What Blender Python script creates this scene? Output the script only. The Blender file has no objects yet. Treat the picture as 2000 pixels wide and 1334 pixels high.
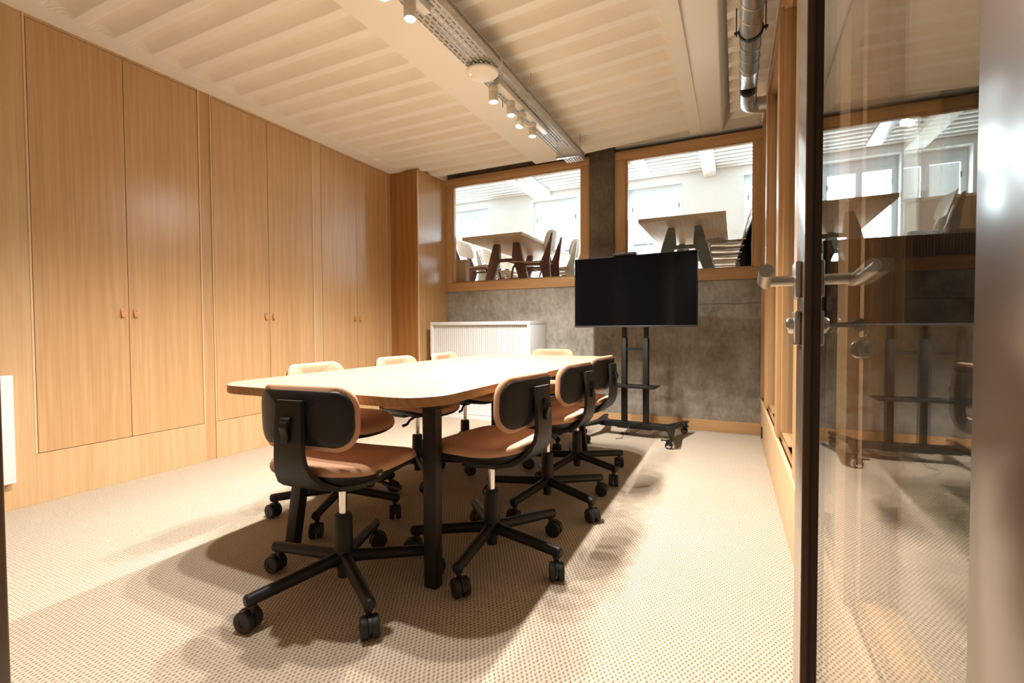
import bpy, bmesh, math, random
from mathutils import Matrix, Vector
random.seed(7)
C = bpy.context.scene.collection
S = bpy.context.scene
PI = math.pi
R = math.radians

# ------------------------------------------------------------------ camera
cam = bpy.data.cameras.new('camera')
cam.sensor_width = 36.0
cam.lens = 926.71 * 36.0 / 2000.0
cam.clip_start = 0.02
camo = bpy.data.objects.new('camera', cam)
C.objects.link(camo)
yaw, pitch, roll = 0.4425, 0.0275, -0.0051
fwd = Vector((-math.sin(yaw) * math.cos(pitch), math.cos(yaw) * math.cos(pitch), -math.sin(pitch)))
rgt = Vector((math.cos(yaw), math.sin(yaw), 0))
upv = rgt.cross(fwd)
r2 = math.cos(roll) * rgt + math.sin(roll) * upv
u2 = -math.sin(roll) * rgt + math.cos(roll) * upv
camo.matrix_world = Matrix(((r2.x, u2.x, -fwd.x, 0), (r2.y, u2.y, -fwd.y, 0), (r2.z, u2.z, -fwd.z, 0.95), (0, 0, 0, 1)))
S.camera = camo

# ------------------------------------------------------------------ world, exposure, lights
S.view_settings.view_transform = 'Standard'
S.view_settings.look = 'None'
S.view_settings.gamma = 1.0
S.view_settings.exposure = 0.22
S.view_settings.use_curve_mapping = False
S.cycles.use_denoising = True
S.cycles.max_bounces = 10
S.cycles.diffuse_bounces = 5
S.cycles.transparent_max_bounces = 24
S.cycles.sample_clamp_indirect = 6.0
w = bpy.data.worlds.new('world')
S.world = w
w.use_nodes = True
bg = w.node_tree.nodes['Background']
bg.inputs[0].default_value = (0.86, 0.93, 1.0, 1)
bg.inputs[1].default_value = 2.2

UF = 1.32            # upper room floor level
UC = 4.17            # upper room ceiling
YF = 10.5            # far wall of the upper room
WINX = [(-6.755, -5.6), (-4.457, -3.325), (-2.182, -1.04), (0.105, 1.25), (2.39, 3.535)]
SPOT_POWER = 102.0
DAY_POWER = 235.0
for i, (a, b) in enumerate(WINX):
    L = bpy.data.lights.new('daylight', 'AREA')
    L.shape = 'RECTANGLE'; L.size = 1.1; L.size_y = 2.2
    L.energy = DAY_POWER; L.color = (0.80, 0.90, 1.0)
    o = bpy.data.objects.new('daylight', L); C.objects.link(o)
    o.location = ((a + b) / 2, YF + 0.45, 2.75)
    o.rotation_euler = (R(-90), 0, 0)
SPOTS = [(-1.375, 1.15, 2.385, 0, 0), (-1.375, 1.4, 2.385, 0, 0), (-1.375, 1.64, 2.375, 0, 0), (-1.375, 1.82, 2.386, 0, 0), (-1.375, 2.652, 2.36, 0, 0), (-1.375, 2.904, 2.378, 0, 0), (-1.375, 3.036, 2.353, -8, 14), (-1.375, 3.273, 2.372, 0, 0)]
for (x, y, z, rx, ry) in SPOTS:
    L = bpy.data.lights.new('spot_beam', 'SPOT')
    L.energy = SPOT_POWER; L.spot_size = R(140); L.spot_blend = 0.8; L.shadow_soft_size = 0.022
    L.color = (1.0, 0.955, 0.895)
    o = bpy.data.objects.new('spot_beam', L); C.objects.link(o)
    o.location = (x, y, z - 0.034); o.rotation_euler = (R(rx), R(ry), 0)

for (x, y) in ((-3.85, 7.5), (-3.85, 8.3), (-1.71, 7.5), (-1.71, 8.3), (-5.5, 7.0), (1.2, 7.0)):
    L = bpy.data.lights.new('raised_room_lamp', 'SPOT')
    L.energy = 52; L.spot_size = R(150); L.spot_blend = .7; L.shadow_soft_size = .05; L.color = (.95, .97, 1)
    o = bpy.data.objects.new('raised_room_lamp', L); C.objects.link(o); o.location = (x, y, UC - .42)

# ------------------------------------------------------------------ materials
def newmat(name):
    m = bpy.data.materials.new(name); m.use_nodes = True
    nt = m.node_tree
    return m, nt, nt.nodes, nt.links, nt.nodes['Principled BSDF']

def plain(name, col, rough=0.5, metal=0.0, spec=0.5, bump=0.0, bscale=200, var=0.0, aniso=0.0):
    m, nt, N, L, b = newmat(name)
    b.inputs['Base Color'].default_value = (*col, 1)
    b.inputs['Roughness'].default_value = rough
    b.inputs['Metallic'].default_value = metal
    b.inputs['Specular IOR Level'].default_value = spec
    if aniso: b.inputs['Anisotropic'].default_value = aniso
    if bump or var:
        tc = N.new('ShaderNodeTexCoord')
        no = N.new('ShaderNodeTexNoise'); no.inputs['Scale'].default_value = bscale; no.inputs['Detail'].default_value = 4
        L.new(tc.outputs['Object'], no.inputs['Vector'])
        if bump:
            bu = N.new('ShaderNodeBump'); bu.inputs['Strength'].default_value = bump; bu.inputs['Distance'].default_value = 0.002
            L.new(no.outputs['Fac'], bu.inputs['Height']); L.new(bu.outputs['Normal'], b.inputs['Normal'])
        if var:
            mx = N.new('ShaderNodeMix'); mx.data_type = 'RGBA'
            mx.inputs[6].default_value = (*[c * (1 - var) for c in col], 1); mx.inputs[7].default_value = (*[min(1, c * (1 + var)) for c in col], 1)
            L.new(no.outputs['Fac'], mx.inputs[0]); L.new(mx.outputs[2], b.inputs['Base Color'])
    return m

def wood(name, light, dark, axis='Z', rough=0.4, cath=0.35, spec=0.4, fine=1.0):
    """veneer: long streaks along AXIS with soft cathedral figure"""
    m, nt, N, L, b = newmat(name)
    tc = N.new('ShaderNodeTexCoord'); oi = N.new('ShaderNodeObjectInfo')
    add = N.new('ShaderNodeVectorMath'); add.operation = 'MULTIPLY_ADD'
    comb = N.new('ShaderNodeCombineXYZ')
    for k in range(3): L.new(oi.outputs['Random'], comb.inputs[k])
    add.inputs[1].default_value = (7.3, 5.1, 3.7)
    L.new(comb.outputs[0], add.inputs[0]); L.new(tc.outputs['Object'], add.inputs[2])
    def mapped(along, across):
        mp = N.new('ShaderNodeMapping')
        sc = {'X': (along, across, across), 'Y': (across, along, across), 'Z': (across, across, along)}[axis]
        mp.inputs['Scale'].default_value = sc
        L.new(add.outputs[0], mp.inputs['Vector']); return mp
    a = N.new('ShaderNodeTexNoise'); a.inputs['Scale'].default_value = 1; a.inputs['Detail'].default_value = 6; a.inputs['Roughness'].default_value = 0.65
    L.new(mapped(1.6, 110 * fine).outputs[0], a.inputs['Vector'])
    c = N.new('ShaderNodeTexNoise'); c.inputs['Scale'].default_value = 1; c.inputs['Detail'].default_value = 3
    L.new(mapped(0.35, 14 * fine).outputs[0], c.inputs['Vector'])
    wv = N.new('ShaderNodeTexWave'); wv.wave_type = 'RINGS'; wv.rings_direction = {'X': 'X', 'Y': 'Y', 'Z': 'Z'}[axis]
    wv.inputs['Scale'].default_value = 4.5; wv.inputs['Distortion'].default_value = 9.0; wv.inputs['Detail'].default_value = 2; wv.inputs['Detail Scale'].default_value = 0.8
    L.new(mapped(0.30, 1.5 * fine).outputs[0], wv.inputs['Vector'])
    m1 = N.new('ShaderNodeMix'); m1.inputs[0].default_value = 0.34
    L.new(a.outputs['Fac'], m1.inputs[2]); L.new(c.outputs['Fac'], m1.inputs[3])
    m2 = N.new('ShaderNodeMix'); m2.inputs[0].default_value = cath * 0.5
    L.new(m1.outputs[0], m2.inputs[2]); L.new(wv.outputs['Fac'], m2.inputs[3])
    rp = N.new('ShaderNodeValToRGB')
    rp.color_ramp.elements[0].position = 0.29; rp.color_ramp.elements[0].color = (*dark, 1)
    rp.color_ramp.elements[1].position = 0.69; rp.color_ramp.elements[1].color = (*light, 1)
    L.new(m2.outputs[0], rp.inputs[0]); L.new(rp.outputs[0], b.inputs['Base Color'])
    b.inputs['Roughness'].default_value = rough; b.inputs['Specular IOR Level'].default_value = spec
    bu = N.new('ShaderNodeBump'); bu.inputs['Strength'].default_value = 0.06; bu.inputs['Distance'].default_value = 0.001
    L.new(a.outputs['Fac'], bu.inputs['Height']); L.new(bu.outputs['Normal'], b.inputs['Normal'])
    return m

def glassmat(name, tint=(0.95, 0.97, 0.96), f0=0.04):
    m = bpy.data.materials.new(name); m.use_nodes = True
    nt = m.node_tree; N = nt.nodes; L = nt.links; N.clear()
    out = N.new('ShaderNodeOutputMaterial')
    tr = N.new('ShaderNodeBsdfTransparent'); tr.inputs[0].default_value = (*tint, 1)
    gl = N.new('ShaderNodeBsdfGlossy'); gl.inputs['Roughness'].default_value = 0.0
    ge = N.new('ShaderNodeNewGeometry')
    dt = N.new('ShaderNodeVectorMath'); dt.operation = 'DOT_PRODUCT'
    L.new(ge.outputs['Normal'], dt.inputs[0]); L.new(ge.outputs['Incoming'], dt.inputs[1])
    ab = N.new('ShaderNodeMath'); ab.operation = 'ABSOLUTE'; L.new(dt.outputs['Value'], ab.inputs[0])
    su = N.new('ShaderNodeMath'); su.operation = 'SUBTRACT'; su.inputs[0].default_value = 1; L.new(ab.outputs[0], su.inputs[1])
    pw = N.new('ShaderNodeMath'); pw.operation = 'POWER'; pw.inputs[1].default_value = 5; L.new(su.outputs[0], pw.inputs[0])
    ma = N.new('ShaderNodeMath'); ma.operation = 'MULTIPLY_ADD'; ma.inputs[1].default_value = 1 - f0; ma.inputs[2].default_value = f0
    L.new(pw.outputs[0], ma.inputs[0])
    mx = N.new('ShaderNodeMixShader'); L.new(ma.outputs[0], mx.inputs[0]); L.new(tr.outputs[0], mx.inputs[1]); L.new(gl.outputs[0], mx.inputs[2])
    L.new(mx.outputs[0], out.inputs[0])
    return m

def emit(name, col, s):
    m, nt, N, L, b = newmat(name)
    b.inputs['Base Color'].default_value = (*col, 1)
    b.inputs['Emission Color'].default_value = (*col, 1); b.inputs['Emission Strength'].default_value = s
    return m

def carpetmat():
    m, nt, N, L, b = newmat('woven_carpet')
    tc = N.new('ShaderNodeTexCoord')
    nz = N.new('ShaderNodeTexNoise'); nz.inputs['Scale'].default_value = 45; nz.inputs['Detail'].default_value = 2
    L.new(tc.outputs['Object'], nz.inputs['Vector'])
    sub = N.new('ShaderNodeVectorMath'); sub.operation = 'SUBTRACT'; sub.inputs[1].default_value = (0.5, 0.5, 0.5); L.new(nz.outputs['Color'], sub.inputs[0])
    wob = N.new('ShaderNodeVectorMath'); wob.operation = 'MULTIPLY_ADD'; wob.inputs[1].default_value = (0.008, 0.008, 0)
    L.new(sub.outputs[0], wob.inputs[0]); L.new(tc.outputs['Object'], wob.inputs[2])
    sp = N.new('ShaderNodeSeparateXYZ'); L.new(wob.outputs[0], sp.inputs[0])
    def sine(sock, per):
        k = N.new('ShaderNodeMath'); k.operation = 'MULTIPLY'; k.inputs[1].default_value = 2 * PI / per; L.new(sock, k.inputs[0])
        q = N.new('ShaderNodeMath'); q.operation = 'SINE'; L.new(k.outputs[0], q.inputs[0]); return q
    pr = N.new('ShaderNodeMath'); pr.operation = 'MULTIPLY'; L.new(sine(sp.outputs[0], .0148).outputs[0], pr.inputs[0]); L.new(sine(sp.outputs[1], .025).outputs[0], pr.inputs[1])
    weave = N.new('ShaderNodeMapRange'); weave.inputs[1].default_value = -1; weave.inputs[2].default_value = 1; L.new(pr.outputs[0], weave.inputs[0])
    cr = N.new('ShaderNodeValToRGB'); e = cr.color_ramp.elements
    e[0].position = .05; e[0].color = (.20, .13, .075, 1); e[1].position = .95; e[1].color = (.55, .475, .38, 1)
    e2 = cr.color_ramp.elements.new(.32); e2.color = (.42, .338, .25, 1); e3 = cr.color_ramp.elements.new(.5); e3.color = (.50, .42, .325, 1)
    L.new(weave.outputs[0], cr.inputs[0])
    big = N.new('ShaderNodeTexNoise'); big.inputs['Scale'].default_value = 3.0; big.inputs['Detail'].default_value = 5
    L.new(tc.outputs['Object'], big.inputs['Vector'])
    mx = N.new('ShaderNodeMix'); mx.data_type = 'RGBA'; mx.blend_type = 'MULTIPLY'; mx.inputs[0].default_value = 0.25
    rp = N.new('ShaderNodeValToRGB'); rp.color_ramp.elements[0].position = .3; rp.color_ramp.elements[1].position = .7
    rp.color_ramp.elements[0].color = (.82, .80, .78, 1); rp.color_ramp.elements[1].color = (1, 1, 1, 1)
    L.new(big.outputs['Fac'], rp.inputs[0])
    L.new(cr.outputs[0], mx.inputs[6]); L.new(rp.outputs[0], mx.inputs[7])
    L.new(mx.outputs[2], b.inputs['Base Color'])
    bu = N.new('ShaderNodeBump'); bu.inputs['Strength'].default_value = 0.7; bu.inputs['Distance'].default_value = 0.003
    L.new(weave.outputs[0], bu.inputs['Height']); L.new(bu.outputs['Normal'], b.inputs['Normal'])
    b.inputs['Roughness'].default_value = 0.95; b.inputs['Specular IOR Level'].default_value = 0.1
    return m

def concretemat(name, c0, c1, crack=None):
    m, nt, N, L, b = newmat(name)
    tc = N.new('ShaderNodeTexCoord')
    n1 = N.new('ShaderNodeTexNoise'); n1.inputs['Scale'].default_value = 3.2; n1.inputs['Detail'].default_value = 10; n1.inputs['Roughness'].default_value = 0.74
    L.new(tc.outputs['Object'], n1.inputs['Vector'])
    mp = N.new('ShaderNodeMapping'); mp.inputs['Scale'].default_value = (38, 38, 16); L.new(tc.outputs['Object'], mp.inputs['Vector'])
    n2 = N.new('ShaderNodeTexNoise'); n2.inputs['Scale'].default_value = 1; n2.inputs['Detail'].default_value = 5; L.new(mp.outputs[0], n2.inputs['Vector'])
    m0 = N.new('ShaderNodeMix'); m0.inputs[0].default_value = 0.22; L.new(n1.outputs['Fac'], m0.inputs[2]); L.new(n2.outputs['Fac'], m0.inputs[3])
    rp = N.new('ShaderNodeValToRGB'); e = rp.color_ramp.elements
    e[0].position = .39; e[0].color = (*c0, 1); e[1].position = .62; e[1].color = (*c1, 1)
    L.new(m0.outputs[0], rp.inputs[0])
    vo = N.new('ShaderNodeTexVoronoi'); vo.inputs['Scale'].default_value = 26; L.new(tc.outputs['Object'], vo.inputs['Vector'])
    n3 = N.new('ShaderNodeTexNoise'); n3.inputs['Scale'].default_value = 3; L.new(tc.outputs['Object'], n3.inputs['Vector'])
    th = N.new('ShaderNodeMapRange'); th.inputs[1].default_value = .5; th.inputs[2].default_value = .75; th.inputs[3].default_value = .0; th.inputs[4].default_value = .17
    L.new(n3.outputs['Fac'], th.inputs[0])
    lt = N.new('ShaderNodeMath'); lt.operation = 'LESS_THAN'; L.new(vo.outputs['Distance'], lt.inputs[0]); L.new(th.outputs[0], lt.inputs[1])
    mx = N.new('ShaderNodeMix'); mx.data_type = 'RGBA'; mx.inputs[7].default_value = (*[c * .4 for c in c0], 1)
    L.new(lt.outputs[0], mx.inputs[0]); L.new(rp.outputs[0], mx.inputs[6])
    last = mx.outputs[2]
    if crack is not None:
        sp = N.new('ShaderNodeSeparateXYZ'); L.new(tc.outputs['Object'], sp.inputs[0])
        nn = N.new('ShaderNodeTexNoise'); nn.inputs['Scale'].default_value = 5; nn.inputs['Detail'].default_value = 6; L.new(tc.outputs['Object'], nn.inputs['Vector'])
        f = N.new('ShaderNodeMath'); f.operation = 'MULTIPLY_ADD'; f.inputs[1].default_value = .05; f.inputs[2].default_value = -crack - .025; L.new(nn.outputs['Fac'], f.inputs[0])
        g = N.new('ShaderNodeMath'); g.operation = 'ADD'; L.new(sp.outputs[2], g.inputs[0]); L.new(f.outputs[0], g.inputs[1])
        h = N.new('ShaderNodeMath'); h.operation = 'ABSOLUTE'; L.new(g.outputs[0], h.inputs[0])
        k = N.new('ShaderNodeMapRange'); k.inputs[1].default_value = .002; k.inputs[2].default_value = .008; k.inputs[3].default_value = .55; k.inputs[4].default_value = 0
        L.new(h.outputs[0], k.inputs[0])
        gx = N.new('ShaderNodeMath'); gx.operation = 'GREATER_THAN'; gx.inputs[1].default_value = -.62; L.new(sp.outputs[0], gx.inputs[0])
        kk = N.new('ShaderNodeMath'); kk.operation = 'MULTIPLY'; L.new(k.outputs[0], kk.inputs[0]); L.new(gx.outputs[0], kk.inputs[1])
        m5 = N.new('ShaderNodeMix'); m5.data_type = 'RGBA'; m5.inputs[7].default_value = (*[c * .35 for c in c0], 1)
        L.new(kk.outputs[0], m5.inputs[0]); L.new(last, m5.inputs[6]); last = m5.outputs[2]
    L.new(last, b.inputs['Base Color'])
    bu = N.new('ShaderNodeBump'); bu.inputs['Strength'].default_value = .3; bu.inputs['Distance'].default_value = .004
    L.new(m0.outputs[0], bu.inputs['Height']); L.new(bu.outputs['Normal'], b.inputs['Normal'])
    b.inputs['Roughness'].default_value = .75
    return m

def hatchmat(name, c0, c1):
    """painted metal lath: fine slanting lines"""
    m, nt, N, L, b = newmat(name)
    tc = N.new('ShaderNodeTexCoord')
    mp = N.new('ShaderNodeMapping'); mp.inputs['Rotation'].default_value = (0, 0, R(28)); L.new(tc.outputs['Object'], mp.inputs['Vector'])
    wv = N.new('ShaderNodeTexWave'); wv.inputs['Scale'].default_value = 24; wv.inputs['Distortion'].default_value = .3
    L.new(mp.outputs[0], wv.inputs['Vector'])
    nz = N.new('ShaderNodeTexNoise'); nz.inputs['Scale'].default_value = 1.7; L.new(tc.outputs['Object'], nz.inputs['Vector'])
    mu = N.new('ShaderNodeMath'); mu.operation = 'MULTIPLY'; L.new(wv.outputs['Fac'], mu.inputs[0])
    mr = N.new('ShaderNodeMapRange'); mr.inputs[1].default_value = .4; mr.inputs[2].default_value = .6; L.new(nz.outputs['Fac'], mr.inputs[0])
    L.new(mr.outputs[0], mu.inputs[1])
    mx = N.new('ShaderNodeMix'); mx.data_type = 'RGBA'; mx.inputs[6].default_value = (*c0, 1); mx.inputs[7].default_value = (*c1, 1)
    L.new(mu.outputs[0], mx.inputs[0]); L.new(mx.outputs[2], b.inputs['Base Color'])
    b.inputs['Roughness'].default_value = .9; b.inputs['Specular IOR Level'].default_value = .2
    return m

def perfmat(name, bw, rh, mort, col, horiz=('X', 'Y')):
    """galvanised sheet with real see-through slots"""
    m, nt, N, L, b = newmat(name)
    tc = N.new('ShaderNodeTexCoord'); sp = N.new('ShaderNodeSeparateXYZ'); L.new(tc.outputs['Object'], sp.inputs[0])
    cb = N.new('ShaderNodeCombineXYZ'); L.new(sp.outputs[horiz[0]], cb.inputs[0]); L.new(sp.outputs[horiz[1]], cb.inputs[1])
    br = N.new('ShaderNodeTexBrick'); br.inputs['Scale'].default_value = 1; br.inputs['Brick Width'].default_value = bw; br.inputs['Row Height'].default_value = rh
    br.inputs['Mortar Size'].default_value = mort; br.inputs['Mortar Smooth'].default_value = 0
    L.new(cb.outputs[0], br.inputs['Vector'])
    b.inputs['Base Color'].default_value = (*col, 1); b.inputs['Metallic'].default_value = .85; b.inputs['Roughness'].default_value = .38
    L.new(br.outputs['Fac'], b.inputs['Alpha'])
    return m

M = {}
M['oak'] = wood('oak_veneer', (0.60, 0.375, 0.19), (0.45, 0.25, 0.105), 'Z', rough=.30, spec=.45, cath=.16)
M['oak_gloss'] = wood('oak_boxing_lacquered', (0.56, 0.345, 0.16), (0.42, 0.235, 0.095), 'Z', rough=.2, spec=.6)
M['oak_fix'] = wood('oak_lining', (0.63, 0.42, 0.225), (0.50, 0.305, 0.145), 'Z', rough=.4, fine=.8, cath=.16)
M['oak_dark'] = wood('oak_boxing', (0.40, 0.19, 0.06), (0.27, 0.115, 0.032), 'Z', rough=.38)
M['oak_edge'] = plain('ply_edge', (0.68, 0.48, 0.29), .5)
M['oak_x'] = wood('oak_frame_long', (0.58, 0.36, 0.175), (0.44, 0.25, 0.108), 'X', rough=.4, cath=.2)
M['oak_z'] = wood('oak_frame_upright', (0.58, 0.36, 0.175), (0.44, 0.25, 0.108), 'Z', rough=.4, cath=.2)
M['oak_y'] = wood('oak_rail', (0.54, 0.31, 0.13), (0.41, 0.215, 0.078), 'Y', rough=.4, cath=.2)
M['oak_top'] = wood('oak_tabletop', (0.43, 0.335, 0.225), (0.36, 0.27, 0.17), 'Y', rough=.33, cath=.3, spec=.45)
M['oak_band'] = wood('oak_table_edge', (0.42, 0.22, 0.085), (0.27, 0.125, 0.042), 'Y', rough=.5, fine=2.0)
M['carpet'] = carpetmat()
M['concrete'] = concretemat('board_marked_concrete', (0.22, 0.20, 0.165), (0.44, 0.41, 0.35), crack=1.16)
M['concrete_dark'] = concretemat('dark_concrete', (0.085, 0.068, 0.052), (0.16, 0.135, 0.105))
M['plaster'] = plain('cream_plaster', (0.89, 0.845, 0.775), .9, spec=.2, var=.03, bscale=3)
M['plaster_rib'] = hatchmat('ribbed_lath', (0.84, 0.785, 0.70), (0.75, 0.68, 0.58))
M['white_wall'] = plain('white_paint', (0.78, 0.78, 0.78), .85, spec=.2)
M['grey_paint'] = plain('light_grey_paint', (0.60, 0.58, 0.55), .8)
M['black'] = plain('black_plastic', (0.011, 0.010, 0.0095), .45, spec=.35, bump=.12, bscale=900)
M['black_metal'] = plain('black_powder_coat', (0.009, 0.0083, 0.0078), .5, spec=.35, bump=.1, bscale=700)
M['rubber'] = plain('black_rubber', (0.009, 0.009, 0.009), .6)
M['wheel'] = plain('charcoal_wheel', (0.017, 0.0165, 0.016), .5, spec=.35)
M['fabric'] = plain('tan_fabric', (0.53, 0.30, 0.18), .8, spec=.25, bump=.25, bscale=1400, var=.06)
M['chrome'] = plain('chrome', (0.72, 0.70, 0.66), .18, 1.0)
M['steel'] = plain('brushed_steel', (0.62, 0.57, 0.50), .3, 1.0)
M['galv'] = plain('galvanised_steel', (0.52, 0.51, 0.49), .33, 1.0, var=.12, bscale=30)
M['tray'] = perfmat('galvanised_mesh', .046, .024, .0068, (0.60, 0.59, 0.56), ('Y', 'X'))
M['tray_side'] = perfmat('galvanised_slotted_side', .04, .022, .009, (0.55, 0.51, 0.45), ('Y', 'Z'))
M['white_metal'] = plain('white_enamel', (0.70, 0.70, 0.69), .4)
M['white_plastic'] = plain('white_plastic', (0.80, 0.75, 0.68), .5)
M['lamp_body'] = plain('cream_lamp_enamel', (0.72, 0.66, 0.56), .45)
M['lens'] = emit('lamp_lens', (1.0, 0.93, 0.82), 40.0)
M['screen'] = plain('dark_screen', (0.002, 0.002, 0.0028), .10, spec=.3)
M['bronze'] = plain('bronze_anodised_metal', (0.115, 0.060, 0.028), .38, .35, spec=.7)
_b = M['bronze'].node_tree.nodes['Principled BSDF']; _b.inputs['Coat Weight'].default_value = 1.0; _b.inputs['Coat Roughness'].default_value = .2
M['bronze_dark'] = plain('dark_bronze_metal', (0.10, 0.05, 0.02), .5, .4)
M['glass'] = glassmat('clear_glass')
M['glass_door'] = glassmat('tinted_door_glass', (0.90, 0.885, 0.86), .05)
M['leather'] = plain('tan_leather', (0.56, 0.235, 0.08), .55, bump=.2, bscale=500)
M['led'] = emit('led', (0.6, 0.65, 1.0), 4.0)
M['white_text'] = plain('white_print', (0.7, 0.68, 0.64), .6)
M['red_metal'] = plain('dark_red_metal', (0.10, 0.022, 0.018), .45)
M['cream_metal'] = plain('cream_metal', (0.55, 0.49, 0.36), .45)
M['green_metal'] = plain('grey_green_metal', (0.16, 0.175, 0.15), .45)
M['pale_oak'] = wood('pale_oak', (0.62, 0.44, 0.28), (0.50, 0.33, 0.19), 'Y', rough=.45)
M['pale_oak_z'] = wood('pale_oak_upright', (0.62, 0.44, 0.28), (0.50, 0.33, 0.19), 'Z', rough=.45)
M['pvc'] = plain('white_window_frame', (0.70, 0.74, 0.78), .5)
M['facade'] = plain('white_stone', (0.78, 0.78, 0.78), .9)
M['dark_hole'] = plain('duct_shade_black', (0.004, 0.004, 0.004), .9)  # near-black paint for the shade inside the duct mouth

# ------------------------------------------------------------------ mesh helpers
class MB:
    def __init__(s):
        s.v = []; s.f = []; s.m = []; s.mi = 0; s.T = Matrix.Identity(4)
    def add(s, vs, fs):
        o = len(s.v)
        s.v += [tuple(s.T @ Vector(p)) for p in vs]
        s.f += [tuple(o + i for i in f) for f in fs]; s.m += [s.mi] * len(fs)
        return s
    def box(s, x0, x1, y0, y1, z0, z1):
        return s.add([(x, y, z) for z in (z0, z1) for y in (y0, y1) for x in (x0, x1)],
                     [(0, 2, 3, 1), (4, 5, 7, 6), (0, 1, 5, 4), (2, 6, 7, 3), (0, 4, 6, 2), (1, 3, 7, 5)])
    def cbox(s, c, sz):
        return s.box(c[0] - sz[0] / 2, c[0] + sz[0] / 2, c[1] - sz[1] / 2, c[1] + sz[1] / 2, c[2] - sz[2] / 2, c[2] + sz[2] / 2)
    def prism(s, pts, lo, hi, axis='z'):
        n = len(pts)
        def P(p, h): return {'z': (p[0], p[1], h), 'x': (h, p[0], p[1]), 'y': (p[0], h, p[1])}[axis]
        vs = [P(p, lo) for p in pts] + [P(p, hi) for p in pts]
        return s.add(vs, [tuple(range(n - 1, -1, -1)), tuple(range(n, 2 * n))] + [(i, (i + 1) % n, n + (i + 1) % n, n + i) for i in range(n)])
    def hexa(s, b, t):
        """eight corners: quad b below, quad t above"""
        return s.add(list(b) + list(t), [(3, 2, 1, 0), (4, 5, 6, 7), (0, 1, 5, 4), (1, 2, 6, 5), (2, 3, 7, 6), (3, 0, 4, 7)])
    def rings(s, rs, close0=True, close1=True):
        n = len(rs[0]); vs = [p for r in rs for p in r]; fs = []
        for k in range(len(rs) - 1):
            for i in range(n):
                fs.append((k * n + i, k * n + (i + 1) % n, (k + 1) * n + (i + 1) % n, (k + 1) * n + i))
        if close0: fs.append(tuple(range(n - 1, -1, -1)))
        if close1: fs.append(tuple((len(rs) - 1) * n + i for i in range(n)))
        return s.add(vs, fs)
    def tube(s, pts, r, n=16, caps=True):
        pts = [Vector(p) for p in pts]
        rr = r if isinstance(r, (list, tuple)) else [r] * len(pts)
        rs = []; up = None
        for i, p in enumerate(pts):
            a = pts[max(i - 1, 0)]; b = pts[min(i + 1, len(pts) - 1)]
            d = (b - a).normalized()
            if up is None:
                up = Vector((0, 0, 1)) if abs(d.z) < .9 else Vector((1, 0, 0))
            x = d.cross(up).normalized(); y = x.cross(d).normalized(); up = y
            rs.append([tuple(p + x * math.cos(2 * PI * k / n) * rr[i] + y * math.sin(2 * PI * k / n) * rr[i]) for k in range(n)])
        return s.rings(rs, caps, caps)
    def lathe(s, prof, c=(0, 0, 0), n=24, axis='z'):
        rs = []
        for (r, h) in prof:
            ring = []
            for k in range(n):
                a = 2 * PI * k / n; u, v = r * math.cos(a), r * math.sin(a)
                p = {'z': (u, v, h), 'x': (h, u, v), 'y': (v, h, u)}[axis]
                ring.append((p[0] + c[0], p[1] + c[1], p[2] + c[2]))
            rs.append(ring)
        return s.rings(rs)
    def build(s, name, mats, parent=None, loc=None, bevel=0.0, seg=2, ang=35):
        if not isinstance(mats, (list, tuple)): mats = [mats]
        me = bpy.data.meshes.new(name)
        bm = bmesh.new()
        bv = [bm.verts.new(p) for p in s.v]
        for f, mi in zip(s.f, s.m):
            try:
                q = bm.faces.new([bv[i] for i in f]); q.material_index = mi
            except ValueError: pass
        bmesh.ops.remove_doubles(bm, verts=bm.verts, dist=1e-6)
        bmesh.ops.recalc_face_normals(bm, faces=bm.faces)
        if bevel:
            es = [e for e in bm.edges if len(e.link_faces) == 2 and e.calc_face_angle(0) > R(30)]
            for f in bm.faces: f.smooth = False
            rb = bmesh.ops.bevel(bm, geom=es, offset=bevel, segments=seg, profile=.5, affect='EDGES', clamp_overlap=True)
            for f in rb['faces']: f.smooth = True
        else:
            for f in bm.faces: f.smooth = True
        bm.to_mesh(me); bm.free()
        for m in mats: me.materials.append(m)
        me.set_sharp_from_angle(angle=R(ang))
        o = bpy.data.objects.new(name, me); C.objects.link(o)
        if parent is not None: o.parent = parent
        if loc is not None: o.location = loc
        return o

def tag(o, label=None, cat=None, group=None, kind=None):
    if label: o['label'] = label
    if cat: o['category'] = cat
    if group: o['group'] = group
    if kind: o['kind'] = kind
    return o
def struct(o, label=None):
    o['kind'] = 'structure'
    if label: o['label'] = label
    return o
def thing(name, label, cat, loc=(0, 0, 0), rz=0, group=None):
    o = bpy.data.objects.new(name, None); C.objects.link(o)
    o.empty_display_size = .1
    o.location = loc; o.rotation_euler = (0, 0, rz)
    return tag(o, label, cat, group)
def copy_tree(o, parent=None):
    c = o.copy(); C.objects.link(c)
    if parent is not None:
        c.parent = parent; c.matrix_parent_inverse = o.matrix_parent_inverse.copy()
    for ch in list(o.children): copy_tree(ch, c)
    return c
def rrect(a, b, r, k=6):
    """rounded rectangle outline, half sizes a and b"""
    out = []
    for cx, cy, s0 in ((a - r, b - r, 0), (-a + r, b - r, 90), (-a + r, -b + r, 180), (a - r, -b + r, 270)):
        for i in range(k + 1):
            t = R(s0 + 90 * i / k); out.append((cx + r * math.cos(t), cy + r * math.sin(t)))
    return out
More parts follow.
